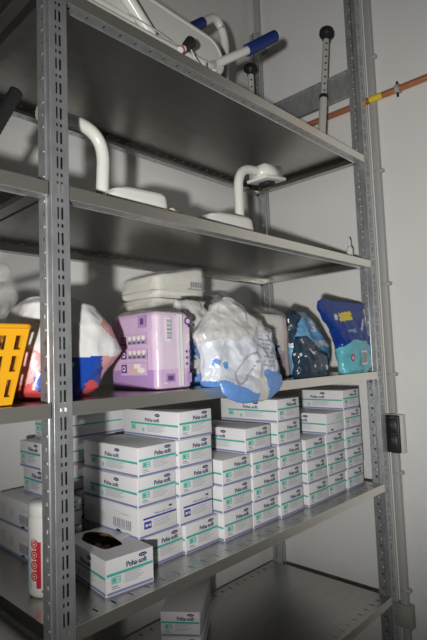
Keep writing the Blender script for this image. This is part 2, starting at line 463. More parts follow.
# boxes on the lowest shelf, turned towards the camera
Z5 = HZ[4]+.0008
A5 = math.atan2(.238-.344, .589-.510)
for k in range(2):
    glove('teal', .510+.002*k, .344-.004*(1-k), Z5+.0702*k, ['glove box on the lowest shelf, under another box and cut off by the photo edge', 'glove box on the lowest shelf turned towards the viewer, upper of two'][k], A5+.02*(1-k), 'glove boxes on the lowest shelf', kind='teal')

# ------------------------------------------------------------------ bottle
bt = thing('bottle', 'white plastic bottle with red label strip, behind the slotted left post', 'bottle', (.066, .176, Z4))
mb = MB(); mb.lathe([(0, 0), (.030, 0), (.036, .006), (.037, .012), (.037, .158), (.035, .168), (.0, .169)], 'white'); mb.build('body', bt)
mb = MB(); mb.lathe([(.0355, .166), (.0365, .170), (.0365, .184), (.033, .191), (.018, .194), (0, .1945)], 'white'); mb.build('cap', bt)
def arc_label(mb, a0, a1, z0, z1, r, m, n=8):
    vs = []
    for k in range(n+1):
        A = a0+(a1-a0)*k/n
        vs += [(r*math.cos(A), r*math.sin(A), z0), (r*math.cos(A), r*math.sin(A), z1)]
    mb.add(vs, [(2*k, 2*k+2, 2*k+3, 2*k+1) for k in range(n)], m, True)
def arc_disc(mb, A, z, rad, r, m, inner=None):
    n = 16
    mb.add([(r*math.cos(A+rad*math.cos(q*2*math.pi/n)/r), r*math.sin(A+rad*math.cos(q*2*math.pi/n)/r), z+rad*math.sin(q*2*math.pi/n)) for q in range(n)], [tuple(range(n))], m)
mb = MB(); vA = math.atan2(-.8632-.176, -.4762-.066)-.48     # direction towards the viewer
arc_label(mb, vA-.10, vA+.18, .022, .115, .0374, 'red')
for k in range(4):
    z = .046+.0215*k
    arc_disc(mb, vA-.22, z, .0098, .0376, 'red'); arc_disc(mb, vA-.22, z, .0068, .0378, 'orangepale'); arc_disc(mb, vA-.22, z, .0048, .0380, 'red'); arc_disc(mb, vA-.22, z, .0020, .0382, 'white')
arc_label(mb, vA-.6, vA-.42, .02, .10, .0374, 'paleblue'); arc_label(mb, vA-.5, vA-.2, .116, .122, .0374, 'paleblue')
for k in range(6): arc_label(mb, vA+.28, vA+.75-.1*(k % 2), .10-.011*k, .1035-.011*k, .0374, 'orangepale')
arc_label(mb, vA+.2, vA+.7, .014, .018, .0374, 'dgrey'); arc_label(mb, vA+.3, vA+.8, .124, .127, .0374, 'grey')
mb.build('label_strip', bt)

# ------------------------------------------------------------------ soft packages
def lerp_rows(rows, t):
    for i in range(len(rows)-1):
        if t <= rows[i+1][0] or i == len(rows)-2:
            p0 = rows[max(i-1, 0)]; p1 = rows[i]; p2 = rows[i+1]; p3 = rows[min(i+2, len(rows)-1)]
            u = (t-p1[0])/(p2[0]-p1[0]); w = u*u*(3-2*u)*.5+u*.5
            return [p1[k]+(p2[k]-p1[k])*w for k in range(len(p1))]
def crumple(p, s, seed):
    q = p*s+Vector((seed*3.1, seed*1.7, seed*.9))
    r = 0; am = 1.0
    for k in range(3):          # creased skin: folds of sharp ridges at falling sizes
        a_ = noise.noise(q); b_ = noise.noise(q*1.1+Vector((17, 5, 9)))
        r += am*(.42-1.5*abs(a_)+.55*max(a_, b_)-.2); q = q*1.93+Vector((5, 3, 1)); am *= .52
    return max(-1.5, min(1.5, r))
def sack_mb(rows, n=3.0, amp=.006, s=14, seed=1, nu=88, nv=56, color=None, m='paper', zmin=None, shear=None, ymax=None):
    """closed soft package from cross-sections (z, x0, x1, y0, y1) with crumpled skin"""
    z0, z1 = rows[0][0], rows[-1][0]; vs = []; fs = []
    for j in range(nv+1):
        t = z0+(z1-z0)*j/nv; _, x0, x1, y0, y1 = lerp_rows(rows, t)
        cx, cy, ax, ay = (x0+x1)/2, (y0+y1)/2, (x1-x0)/2, (y1-y0)/2
        for i in range(nu):
            A = 2*math.pi*i/nu; ca, sa = math.cos(A), math.sin(A)
            p = Vector((cx+ax*math.copysign(abs(ca)**(2/n), ca), cy+ay*math.copysign(abs(sa)**(2/n), sa), t))
            nr = Vector((ca/max(ax, .01), sa/max(ay, .01), 0)).normalized()
            k = min(1, ay/.03)
            q = p+nr*crumple(p, s, seed)*amp*k
            q.z += noise.noise(p*s*.7+Vector((seed, 9, 2)))*amp*(1.0 if j > 2 else 0)
            if zmin is not None: q.z = max(q.z, zmin)
            if shear: q = shear(q)
            vs.append(q)
    for j in range(nv):
        fs += [(j*nu+i, j*nu+(i+1) % nu, (j+1)*nu+(i+1) % nu, (j+1)*nu+i) for i in range(nu)]
    mb = MB()
    mb.v = vs[:]
    cb = sum((v for v in vs[:nu]), Vector())/nu; ct = sum((v for v in vs[-nu:]), Vector())/nu
    mb.v += [cb, ct]; kb, kt = len(vs), len(vs)+1
    fs += [(kb, (i+1) % nu, i) for i in range(nu)] + [(kt, nv*nu+i, nv*nu+(i+1) % nu) for i in range(nu)]
    for f in fs:
        c = sum((mb.v[q] for q in f), Vector())/len(f)
        mb.f.append(list(f)); mb.mi.append(mb.m(color(c) if color else m)); mb.sm.append(True)
    return mb
def place(mb, name, parent=None, base=None):
    """move geometry so the object's origin sits at its base"""
    if base is None:
        xs = [v.x for v in mb.v]; ys = [v.y for v in mb.v]; zs = [v.z for v in mb.v]
        base = Vector(((min(xs)+max(xs))/2, (min(ys)+max(ys))/2, min(zs)))
    else: base = Vector(base)
    mb.v = [v-base for v in mb.v]
    return mb.build(name, parent, base if parent is None else base-parent.location)
Z3 = HZ[2]+.001
PK = 'packages on the middle shelf'

# pink and white pack behind the left post
def c_pink(c):
    x, z = c.x, c.z-1.3704
    w = .012*noise.noise(c*30)
    if z < .030+w and x > .10: return 'rose'
    if .062 < x+w < .148 and z < .086+.3*w: return 'blue'
    if (x-.010)**2+((z-.040)*.75)**2 < .017**2: return 'blue'
    if x < .06:
        if z < .035+w: return 'rose'
        if z < .100-.5*x+w: return 'pink'
        if x < -.018+w: return 'rose'
        return 'paper'
    if x > .205 and z < .13: return 'rose'
    if x-.14 > abs(z-.155)*1.2+w and z > .125 and z < .2: return 'pink'
    if z < .082+.2*(x-.15)+w: return 'pink'
    return 'paper'
mb = sack_mb([(Z3, .0, .135, .085, .235), (Z3+.02, -.036, .170, .065, .26), (Z3+.095, -.042, .230, .058, .28), (Z3+.15, -.015, .205, .065, .27), (Z3+.195, .0, .165, .085, .24), (Z3+.215, .02, .130, .12, .19)],
             2.9, .0075, 9, 3, 120, 80, c_pink, zmin=Z3)
t = tag(place(mb, 'diaper_pack'), 'pink and white crinkled pack with blue patch, behind the slotted left post', 'package', PK)

# yellow basket
bk = thing('basket', 'yellow plastic basket with slotted sides at the left photo edge', 'basket', (-.172, .1, Z3+.0025))
def basket_wall(mb, b0, b1, t0, t1, nslot):
    """slotted trapezoid wall: bottom b0-b1, top t0-t1"""
    b0, b1, t0, t1 = map(Vector, (b0, b1, t0, t1))
    us = [0]; g = 1.0/nslot
    for k in range(nslot): us += [g*k+g*.28, g*k+g*.72]
    us += [1]; vz = [0, .10, .32, .42, .62, .70, .88, 1]
    P = lambda u, v: (b0+(b1-b0)*u)*(1-v)+(t0+(t1-t0)*u)*v
    vs = [P(u, v) for u in us for v in vz]; n = len(vz)
    fs = [(i*n+j, (i+1)*n+j, (i+1)*n+j+1, i*n+j+1) for i in range(len(us)-1) for j in range(n-1) if not (i % 2 == 1 and j in (1, 3, 5))]
    mb.add(vs, fs, 'basket')
mb = MB(); xb, xt, yb, yt, hb = .098, .125, .07, .088, .140
B = [(-xb, -yb, 0), (xb, -yb, 0), (xb, yb, 0), (-xb, yb, 0)]; T = [(-xt, -yt, hb), (xt, -yt, hb), (xt, yt, hb), (-xt, yt, hb)]
for k in range(4): basket_wall(mb, B[k], B[(k+1) % 4], T[k], T[(k+1) % 4], 8 if k % 2 == 0 else 6)
mb.add(B, [(0, 1, 2, 3)], 'basket'); mb.build('body', bk, solid=.0025)
mb = MB()
def rrect(x, y, z, r=.012, n=5):
    pts = []
    for cx, cy, a0 in ((x-r, -y+r, -90), (x-r, y-r, 0), (-x+r, y-r, 90), (-x+r, -y+r, 180)):
        for k in range(n+1):
            A = math.radians(a0+90*k/n); pts.append((cx+r*math.cos(A), cy+r*math.sin(A), z))
    return pts+[pts[0], pts[1]]
mb.tube(rrect(xt+.002, yt+.002, hb), .0048, 'basket', 8, False); mb.build('rim', bk)
# contents
mb = MB()
prof = [(0, 0), (.034, 0)]
for k in range(9): prof += [(.037, .004+.012*k), (.037, .008+.012*k), (.033, .010+.012*k), (.033, .012+.012*k)]
prof += [(.034, .118), (.028, .119), (.026, .112), (0, .112)]
mb.lathe(prof, 'white')
mb.v = [Matrix.Rotation(math.radians(11), 4, 'Y') @ Vector((v.x*.8, v.y*.8, v.z*1.08)) for v in mb.v]
mb.v = [v+Vector((-.123, .10, Z3+.056)) for v in mb.v]
tag(place(mb, 'cup_stack'), 'stack of white ribbed plastic cups standing in the yellow basket', 'cups')
mb = MB(); mb.tube([(-.16, .06, Z3+.190), (-.12, .055, Z3+.204), (-.095, .05, Z3+.215), (-.086, .05, Z3+.222)], .006, 'white', 10, True, [.0075, .007, .0065, .003])
tag(place(mb, 'plastic_strip'), 'thin white plastic strip poking out of the yellow basket', 'strip')
mb = sack_mb([(Z3+.040, -.160, -.083, .060, .140), (Z3+.10, -.170, -.074, .058, .146), (Z3+.145, -.18, -.066, .055, .15), (Z3+.20, -.18, -.034, .05, .16), (Z3+.26, -.15, -.034, .09, .145), (Z3+.275, -.12, -.04, .11, .13)], 2.6, .006, 16, 9, 80, 50, m='clear')
tag(place(mb, 'plastic_bag'), 'clear crumpled plastic bag wrapped around cups in the yellow basket', 'bag')

# lilac pack
LX0, LX1, LY0, LY1, LH = .287, .402, .056, .245, .190
lp = thing('pad_pack', 'lilac rectangular pack of pads with printed icons, right of the pink pack', 'package', (LX0, LY0, Z3), 0, PK)
w, d, h = LX1-LX0, LY1-LY0, LH
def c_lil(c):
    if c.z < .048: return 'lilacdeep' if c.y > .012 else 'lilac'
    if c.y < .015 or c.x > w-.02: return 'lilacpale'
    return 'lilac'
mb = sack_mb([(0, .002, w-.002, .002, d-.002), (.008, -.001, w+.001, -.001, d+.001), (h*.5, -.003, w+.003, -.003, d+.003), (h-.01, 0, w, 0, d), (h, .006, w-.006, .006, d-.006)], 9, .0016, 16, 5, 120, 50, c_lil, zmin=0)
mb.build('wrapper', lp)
mb = MB()
rect, oval, txt = face_tools(mb, (0, d, 0), (0, -1, 0), (0, 0, 1), d, h, .0065)
for k, z in enumerate((.645, .46, .28)):
    rect(.30, .86, z-.085, z+.075, 'lilac', 1)
    rect(.31, .43, z-.055, z+.055, 'purple', 1.1); oval(.37, z, .038, .035, 'lilacpale', 1.2); rect(.345, .395, z-.01, z+.012, 'purple', 1.3)
    if k < 2:
        rect(.46, .85, z-.055, z+.02, 'greyprint', 1.1)
        for q in range(4): oval(.51+.095*q, z+.025, .035, .030, 'padcloth', 1.2); rect(.475+.095*q, .535+.095*q, z-.045, z-.02, 'purple', 1.2)
    else:
        rect(.58, .72, z+.0, z+.06, 'padcloth', 1.1); oval(.58, z-.03, .09, .03, 'orangepale', 1.2); oval(.74, z-.02, .08, .035, 'padcloth', 1.3)
rect(.68, .85, .80, .95, 'lilacdeep', 1); rect(.73, .80, .84, .92, 'purple', 1.1)
mb.build('printed_side_panel', lp)
mb = MB()
rect, oval, txt = face_tools(mb, (0, 0, 0), (1, 0, 0), (0, 0, 1), w, h, .006)
rect(.55, .70, .04, .97, 'paper', 1); rect(.60, .615, .03, .97, 'grey', 1.1)
rect(.24, .38, .62, .92, 'paper', 1)
for k in range(14): rect(.25, .37, .65+.018*k, .65+.018*k+(.006 if k % 3 else .011), 'dgrey', 1.1)
rect(.20, .44, .10, .20, 'lilacdeep', 1); rect(.25, .40, .12, .18, 'purple', 1.1)
oval(.86, .88, .10, .055, 'purple', 1); oval(.86, .88, .06, .03, 'lilacpale', 1.1)
for k in range(3):
    oval(.80, .32+.08*k, .03, .018, 'purple', 1); oval(.90, .32+.08*k, .03, .018, 'purple', 1)
rect(.82, .90, .62, .80, 'lilacpale', 1); rect(.80, .93, .08, .2, 'lilacdeep', 1); rect(.15, .24, .08, .10, 'paper', 1)
mb.build('printed_end_panel', lp)
mb = sack_mb([(h-.004, .0, w, .0, d), (h+.004, .004, w-.002, .012, d-.02), (h+.012, .02, w-.01, .05, .09)], 5, .006, 26, 8, 70, 12, m='clear')
mb.build('loose_film', lp)

# packs of white pads at the back
mb = sack_mb([(Z3, .475, .665, .275, .455), (Z3+.02, .462, .678, .265, .465), (Z3+.235, .455, .682, .265, .465), (Z3+.258, .47, .67, .275, .455)], 7, .004, 14, 12, 90, 40, m='padcloth', zmin=Z3)
tag(place(mb, 'pad_pack'), 'white pack of pads standing behind the lilac pack, under another white pack', 'package', PK)
UP = Z3+.2645
up_ = thing('pad_pack', 'clear-wrapped white pack of pads lying topmost at the back of its shelf', 'package', (.575, .365, UP), 0, PK)
tilt = lambda q: Vector((q.x, q.y, q.z*(1+2.2*q.x)) if q.z > .02 else q)
mb = sack_mb([(0, -.096, .098, -.088, .088), (.006, -.100, .106, -.095, .095), (.066, -.100, .106, -.095, .095), (.076, -.098, .104, -.093, .093), (.080, -.09, .097, -.087, .087)], 9, .004, 16, 13, 90, 30, m='padcloth', zmin=0, shear=tilt)
mb.build('pads', up_)
mb = sack_mb([(.001, -.098, .104, -.09, .09), (.02, -.106, .112, -.101, .101), (.072, -.104, .112, -.101, .101), (.084, -.102, .110, -.098, .098), (.089, -.09, .10, -.09, .09)], 7, .005, 22, 14, 90, 34, m='clear', zmin=.0005, shear=tilt)
rect, oval, txt = face_tools(mb, (.0, -.106, .018), (1, 0, 0), (0, 0, 1), .1, .05, .001)
for k in range(5): rect(.25+.1*k, .31+.1*k, .25+.03*(k % 2), .6, 'greyprint')
rect(.1, .9, .1, .16, 'greyprint')
mb.build('wrapper', up_)

# grey transparent bags
mb = sack_mb([(Z3, .72, .88, .30, .45), (Z3+.08, .71, .92, .29, .47), (Z3+.20, .71, .94, .29, .46), (Z3+.27, .74, .95, .32, .42), (Z3+.300, .78, .93, .36, .38)], 2.6, .016, 13, 21, 90, 50, m='clearthick', zmin=Z3)
tag(place(mb, 'plastic_bag'), 'cloudy grey plastic bag at the back, behind the crumpled blue-white bag', 'bag', 'plastic bags')
mb = sack_mb([(Z3, .435, .58, .13, .21), (Z3+.04, .425, .60, .125, .23), (Z3+.12, .422, .60, .125, .23), (Z3+.19, .43, .585, .13, .20), (Z3+.225, .44, .55, .14, .17), (Z3+.238, .44, .56, .15, .158)], 2.5, .014, 17, 22, 90, 50,
             lambda c: 'midblue' if (c.z-Z3 < .12 and noise.noise(c*14) > -.1) else 'silver', zmin=Z3)
tag(place(mb, 'plastic_bag'), 'crinkled grey bag with blue print between lilac pack and blue-white bag', 'bag', 'plastic bags')

# crumpled blue-white bag hanging over the shelf edge
def c_silv(c):
    x, z = c.x, c.z-HZ[2]; w = .010*noise.noise(c*22)
    if c.y > .075: return 'silver'
    if z > .122+.10*(x-.5)+w: return 'silver' if x < .62 or z < .19 else 'paper'
    if z < .012-.30*(x-.44)+w and x < .545: return 'midblue'
    if z < .034+w and x > .545: return 'midblue' if x > .585 else 'silver'
    if (x-.425)**2+(z-.062)**2 < .009**2 or (x-.452)**2+(z-.054)**2 < .009**2: return 'midblue'
    # printed pad outline
    q = Vector((x-.515, z-.045)); ang = math.radians(38)
    e = ((q.x*math.cos(ang)+q.y*math.sin(ang))/.060)**2+((-q.x*math.sin(ang)+q.y*math.cos(ang))/.018)**2
    if .78 < e < 1.15: return 'greyprint'
    if x > .590 and x < .640 and z > .045 and (int((z+.1*x)*170) % 2 == 0) and noise.noise(c*90) > -.15: return 'greyprint'
    return 'skyfilm'
sv = thing('plastic_bag', 'crumpled blue-white and silver bag hanging over the front shelf edge', 'bag', (.5, .03, Z3), 0, 'plastic bags')
mb = sack_mb([(Z3, .425, .675, -.022, .075), (Z3+.015, .412, .700, -.032, .085), (Z3+.07, .404, .704, -.030, .095), (Z3+.135, .405, .690, -.016, .095), (Z3+.172, .430, .650, -.004, .085), (Z3+.200, .462, .590, .010, .065), (Z3+.226, .505, .55, .026, .04)],
             2.4, .015, 10, 31, 170, 100, c_silv, zmin=Z3)
mb.v = [v-sv.location for v in mb.v]; mb.build('bag_body', sv)
mb = sack_mb([(Z3-.045, .490, .575, -.036, -.024), (Z3-.038, .470, .610, -.040, -.020), (Z3-.024, .440, .645, -.042, -.016), (Z3-.008, .420, .665, -.043, -.012), (Z3+.014, .415, .672, -.038, -.008), (Z3+.035, .430, .665, -.024, -.004), (Z3+.06, .45, .65, -.012, .0)],
             2.4, .009, 12, 32, 130, 50, c_silv)
for v in mb.v: v.y = min(v.y, -.0075) if v.z < Z3+.001 else v.y
mb.v = [v-sv.location for v in mb.v]; mb.build('hanging_fold', sv)

# pinkish pack in clear film
bp_ = thing('pad_pack', 'pale pinkish pack of pads in clear film, right of the crumpled blue-white bag', 'package', (.797, .185, Z3), 0, PK)
mb = sack_mb([(0, -.082, .090, -.085, .085), (.012, -.088, .096, -.09, .09), (.19, -.085, .094, -.088, .088), (.205, -.075, .085, -.08, .08)], 8, .002, 14, 41, 90, 36,
             lambda c: 'pinkpads' if (c.x > .055 or c.z < .03) else 'padcloth', zmin=0)
mb.build('pads', bp_)
mb = sack_mb([(.001, -.088, .097, -.089, .09), (.015, -.094, .103, -.096, .096), (.20, -.092, .101, -.094, .094), (.222, -.085, .098, -.07, .07), (.238, -.078, .094, -.02, .02)], 6, .006, 20, 42, 110, 50, m='clear', zmin=.0005)
rect, oval, txt = face_tools(mb, (-.085, -.099, .0), (1, 0, 0), (0, 0, 1), .17, .2, .002)
for k in range(9): rect(.10+.05*(k % 2), .52, .78-.05*k, .80-.05*k, 'greyprint')
rect(.62, .74, .15, .42, 'lilacpale'); 
for k in range(8): rect(.63, .73, .17+.03*k, .182+.03*k, 'greyprint')
rect(.48, .6, .30, .52, 'blue'); rect(.50, .58, .33, .49, 'skyfilm', 2)
mb.build('wrapper', bp_)

# blue and dark packs
def c_blue(c):
    z = c.z-Z3; w = .012*noise.noise(c*25)
    if c.x < .955+.6*(z-.17)+w and z > .11: return 'darkblue'
    if z > .10+w and z < .122+w: return 'skyfilm'
    if z > .15 and abs(c.x-1.035-.5*(z-.17)) < .012 and noise.noise(c*40) > -.3: return 'skyfilm'
    if c.x > 1.085 and z < .13: return 'skyfilm' if noise.noise(c*35) > .12 else 'azure'
    return 'azure'
mb = sack_mb([(Z3, .925, 1.128, .085, .20), (Z3+.02, .922, 1.142, .078, .21), (Z3+.09, .922, 1.150, .078, .21), (Z3+.15, .922, 1.115, .085, .20), (Z3+.20, .925, 1.065, .105, .17), (Z3+.228, .94, 1.04, .13, .14)], 2.8, .010, 14, 51, 110, 60, c_blue, zmin=Z3)
tag(place(mb, 'wipes_pack'), 'light blue soft pack with dark upper corner, left of the turquoise pack', 'package', PK)
mb = sack_mb([(Z3, .825, .985, .012, .055), (Z3+.02, .818, .990, .002, .060), (Z3+.06, .822, .985, .005, .060), (Z3+.10, .826, .930, .015, .056), (Z3+.125, .832, .89, .03, .05)], 2.6, .008, 18, 52, 90, 50,
             lambda c: 'skyfilm' if (noise.noise(c*55) > .42) else 'darkblue', zmin=Z3)
tag(place(mb, 'wipes_pack'), 'small black-blue crumpled pack lying in front of the light blue pack', 'package', PK)
def c_turq(c):
    z = c.z-Z3; w = .006*noise.noise(c*30)
    if z < .118-((c.x-1.178)/.085)**2*.022+w:
        if c.x > 1.262: return 'skyfilm'
        return 'turq'
    if c.x > 1.268 and z < .235: return 'skyfilm'
    if c.y < .06 and 1.070 < c.x < 1.160 and .188+.12*(c.x-1.13) < z < .218+.12*(c.x-1.13): return 'yellowprint'
    if c.y < .06 and ((c.x-1.03-.02)**2+(z-.197)**2 < .011**2): return 'skyfilm'
    if c.y < .06 and 1.205 < c.x < 1.245 and .15 < z < .195 and abs((c.x-1.205)*1.1-(z-.15)) < .009: return 'skyfilm'
    if c.y < .06 and 1.115 < c.x < 1.165 and abs(z-.150) < .008+w: return 'midblue'
    return 'royal'
tp = thing('wipes_pack', 'turquoise and royal blue soft pack with barcode, beside the right front post', 'package', (1.17, .045, Z3), 0, PK)
mb = sack_mb([(Z3, 1.100, 1.270, .006, .060), (Z3+.02, 1.090, 1.284, -.002, .066), (Z3+.10, 1.085, 1.290, -.002, .066), (Z3+.15, 1.050, 1.291, .004, .060), (Z3+.19, .995, 1.292, .012, .050), (Z3+.225, .960, 1.293, .020, .042), (Z3+.246, .965, 1.292, .026, .036), (Z3+.258, .99, 1.294, .028, .034)], 2.7, .007, 16, 61, 120, 70, c_turq, zmin=Z3)
mb.v = [v-tp.location for v in mb.v]; mb.build('wrapper', tp)
mb = MB(); rect, oval, txt = face_tools(mb, (1.178-1.17, -.002-.045, .030), (1, 0, 0), (0, 0, 1), .040, .050, .004)
rect(0, 1, 0, 1, 'paper', 1)
for k in range(11): rect(.10+.075*k, .10+.075*k+(.03 if k % 3 else .05), .12, .86, 'dgrey', 1.2)
mb.build('barcode_label', tp)
mb = MB(); rect, oval, txt = face_tools(mb, (1.104-1.17, .003-.045, .040), (1, 0, 0), (0, 0, 1), .03, .03, .006)
oval(.5, .5, .5, .45, 'magenta', 1); oval(.5, .5, .25, .22, 'skyfilm', 1.2)
mb.build('round_emblem', tp)

# ------------------------------------------------------------------ second shelf
def bez(pts, n=8):
    """round the corners of a polyline"""
    P = [Vector(p[:3]) for p in pts]; R = [p[3] if len(p) > 3 else 0 for p in pts]; out = [P[0]]
    for i in range(1, len(P)-1):
        a_ = (P[i-1]-P[i]).normalized(); b_ = (P[i+1]-P[i]).normalized(); r = R[i]
        s, e = P[i]+a_*r, P[i]+b_*r
        for k in range(n+1):
            t_ = k/n; out.append(s*(1-t_)**2+P[i]*2*t_*(1-t_)+e*t_*t_)
    return out+[P[-1]]
Z2 = HZ[1]+.001
rail = thing('armrest_tube', 'white bent tube with beige grip beside the left front post, second shelf', 'armrest', (.165, .11, Z2), 0, 'white bent armrest tubes')
def rel(pts, o): return [tuple(Vector(p[:3])-o.location)+tuple(p[3:]) for p in pts]
mb = MB(); mb.tube(bez(rel([(.070, .105, 1.983), (.188, .105, 1.990, .085), (.176, .105, Z2+.003)], rail), 14), .0152, 'white_tube', 18); mb.build('tube', rail)
mb = MB(); mb.tube(rel([(.024, .105, 1.980), (.086, .105, 1.9845)], rail), .0172, 'beige', 18); mb.build('grip', rail)
def cushion(label, x0, x1, y0, y1, zt, tilt):
    o = thing('arm_pad', label, 'armrest pad', ((x0+x1)/2, (y0+y1)/2, Z2), tilt, 'white plastic arm pads')
    w, d = (x1-x0)/2, (y1-y0)/2
    mb = sack_mb([(0, -w*.92, w*.92, -d*.9, d*.9), (.008, -w, w, -d, d), (zt*.55, -w, w, -d, d), (zt*.85, -w*.86, w*.98, -d*.95, d*.95), (zt, -w*.62, w*.92, -d*.84, d*.84)], 6, .0, 10, 1, 64, 24, m='white_tube', zmin=0,
                 shear=lambda q: Vector((q.x, q.y, q.z*(1+.06*q.x/w))))
    mb.build('pad', o)
    mb = MB(); mb.box((-w*.85, -d*.8, .0002), (w*.9, d*.8, .004), 'beige', .001, 1); mb.build('underplate', o)
    return o
cushion('white plastic arm pad beside the bent tube with beige grip', .165, .335, .045, .125, .056, -.05)
cushion('white plastic arm pad left of the upright tube near the back corner', .485, .682, .055, .135, .060, -.05)
rail2 = thing('armrest_tube', 'white bent tube with a flat bracket, right end of the second shelf', 'armrest', (.725, .12, Z2), 0, 'white bent armrest tubes')
mb = MB(); mb.tube(bez(rel([(.700, .13, Z2+.002), (.700, .13, 2.042, .07), (.815, .13, 2.052)], rail2)), .0148, 'white_tube', 18); mb.build('tube', rail2)
mb = MB()
bm = bmesh.new(); bmesh.ops.create_cube(bm, size=1)
for v in bm.verts: v.co = Vector((v.co.x*.100, v.co.y*.075, v.co.z*.044))
bmesh.ops.bevel(bm, geom=bm.edges[:], offset=.006, segments=3, affect='EDGES')
mb.frombm(bm, 'white_tube', True); mb.box((-.056, -.042, -.027), (.056, .042, -.016), 'white_tube', .003, 2)
mb.box((-.02, -.02, -.040), (.02, .02, -.024), 'black', .002, 1)
mx = Matrix.Translation(Vector((.845, .13, 2.053))-rail2.location) @ Matrix.Rotation(math.radians(-8), 4, 'Y')
mb.v = [mx @ v for v in mb.v]; mb.build('bracket', rail2)
sm = thing('tube_fitting', 'small white tube fitting lying between the two arm pads', 'fitting', (.40, .06, Z2))
mb = MB(); mb.tube([(-.035, -.01, .013), (.0, .0, .013), (.045, .015, .013)], .012, 'white', 14); mb.build('tube', sm)
mb = MB(); mb.tube([(-.065, -.018, .013), (-.030, -.0085, .013)], .0125, 'beige', 14); mb.build('end_cap', sm)
mb = MB(); mb.tube([(.045, .015, .013), (.075, .02, .014)], .0128, 'beige', 14); mb.build('end_cap', sm)

gp = thing('lever_handle', 'black ribbed lever handle at the left photo edge, second shelf', 'handle', (-.10, .10, Z2))
mb = MB(); A_, B_ = Vector((-.026, .10, 2.008)), Vector((-.085, .10, 1.885))
pts = [A_+(B_-A_)*k/24 for k in range(25)]
rr = [.004 if k == 0 else (.013+.0012*(k % 2) if k < 22 else .016) for k in range(25)]
mb.tube(rel(pts, gp), .014, 'black', 14, True, rr); mb.build('grip', gp)
mb = MB(); mb.tube(rel([tuple(B_), tuple(B_+(B_-A_)*.35), (-.135, .10, Z2+.016)], gp), .008, 'alu', 12); mb.build('rod', gp)
mb = MB(); mb.box((-.075, -.03, 0), (.0, .03, .006), 'alu', .001, 1); mb.build('foot_plate', gp)

# small tube at the right end of the second shelf
st = thing('ointment_tube', 'tiny white tube standing at the right end of the second shelf', 'tube', (1.222, .04, Z2))
mb = MB(); mb.lathe([(0, 0), (.011, 0), (.012, .004), (.012, .040), (.006, .052), (.0, .053)], 'white', n=16); mb.build('body', st)
mb = MB(); mb.lathe([(.0055, .050), (.0055, .072), (.003, .082), (0, .083)], 'white', n=14); mb.build('nozzle', st)
mb = MB(); mb.lathe([(.0122, .012), (.0122, .020)], 'orangepale', n=16); mb.build('label_ring', st)

# ------------------------------------------------------------------ top shelf
Z1 = HZ[0]+.001
fr = thing('toilet_frame', 'white tubular toilet support frame with blue grips on the top shelf', 'mobility aid', (.40, .18, Z1))
def part_tube(name, pts, r, m, n=16, rr=None):
    mb = MB(); mb.tube(rel(pts, fr), r, m, n, True, rr); return mb.build(name, fr)
# seat board: tilted rounded tray with a rim
mb = MB(); n = 10
U = Vector((1, 0, -.03)).normalized(); V = Vector((0, .16, .985)).normalized(); N = U.cross(V)
o0 = Vector((.02, .10, 2.300)); W_, H_ = .598, .120
def outline(ins, r):
    pts = []
    for cx, cy, a0 in ((W_-ins-r, ins+r, -90), (W_-ins-r, H_-ins-r, 0), (ins+r, H_-ins-r, 90), (ins+r, ins+r, 180)):
        for k in range(n+1):
            A = math.radians(a0+90*k/n); pts.append(o0+U*(cx+r*math.cos(A))+V*(cy+r*math.sin(A)))
    return pts
oo = outline(.012, .04); k_ = len(oo)
mb.add([p-fr.location+N*.010 for p in oo]+[p-fr.location-N*.010 for p in oo], [tuple(range(k_)), tuple(range(2*k_-1, k_-1, -1))]+[(i, k_+i, k_+(i+1) % k_, (i+1) % k_) for i in range(k_)], 'white')
mb.build('seat_board', fr)
q_ = outline(.006, .046)
part_tube('seat_rim', q_+[q_[0], q_[1]], .0125, 'white_tube')
part_tube('frame_rail', bez([(.03, .07, 2.255), (.30, .07, 2.258, .03), (.55, .085, 2.283, .05), (.575, .10, 2.31, .01), (.715, .075, 2.408)]), .0135, 'white_tube')
part_tube('grip', [(.706, .0765, 2.402), (.815, .045, 2.484)], .0185, 'bluegrip', 20)
part_tube('end_cap', [(.8145, .0452, 2.4836), (.8205, .0433, 2.4882)], .0155, 'white', 18)
part_tube('arm_loop', bez([(.715, .28, 2.60), (.795, .28, 2.668, .045), (.838, .28, 2.60, .04), (.822, .28, 2.40), (.817, .28, Z1+.003)]), .0150, 'white_tube')
part_tube('grip', [(.62, .28, 2.52), (.722, .28, 2.606)], .0185, 'bluegrip', 20)
part_tube('leg', [(.10, .075, 2.465), (.318, .075, 2.268)], .0160, 'white_tube')
part_tube('leg', [(.60, .16, 2.40), (.70, .27, 2.28), (.80, .28, 2.25)], .0120, 'white_tube')
part_tube('foot', [(.03, .10, 2.33), (.03, .10, Z1)], .0130, 'white_tube')
part_tube('foot', [(.56, .09, 2.28), (.56, .09, Z1)], .0130, 'white_tube')
cd = thing('pull_cord', 'thin cord with a black stopper dangling from the white toilet frame', 'cord', (.42, .045, 2.246))
mb = MB()
cpts = [(.22, .045, 2.268), (.30, .04, 2.262), (.36, .035, 2.248), (.385, .035, 2.256)]
mb.tube(bez(rel([p+(.02,) for p in cpts], cd)), .0018, 'alu', 8); mb.tube(bez(rel([(.415, .035, 2.262), (.43, .03, 2.232, .02), (.47, .035, 2.225, .02), (.49, .05, 2.26)], cd)), .002, 'alu', 8); mb.build('cord', cd)
mb = MB(); mb.tube(rel([(.392, .035, 2.250), (.402, .035, 2.262), (.418, .035, 2.280)], cd), .01, 'black', 14, True, [.008, .013, .016]); mb.build('stopper', cd)
mb = MB(); mb.tube(rel([(.378, .035, 2.240), (.392, .035, 2.250)], cd), .0085, 'white', 14); mb.tube(rel([(.381, .035, 2.242), (.385, .035, 2.245)], cd), .0092, 'red', 14); mb.build('stopper_neck', cd)

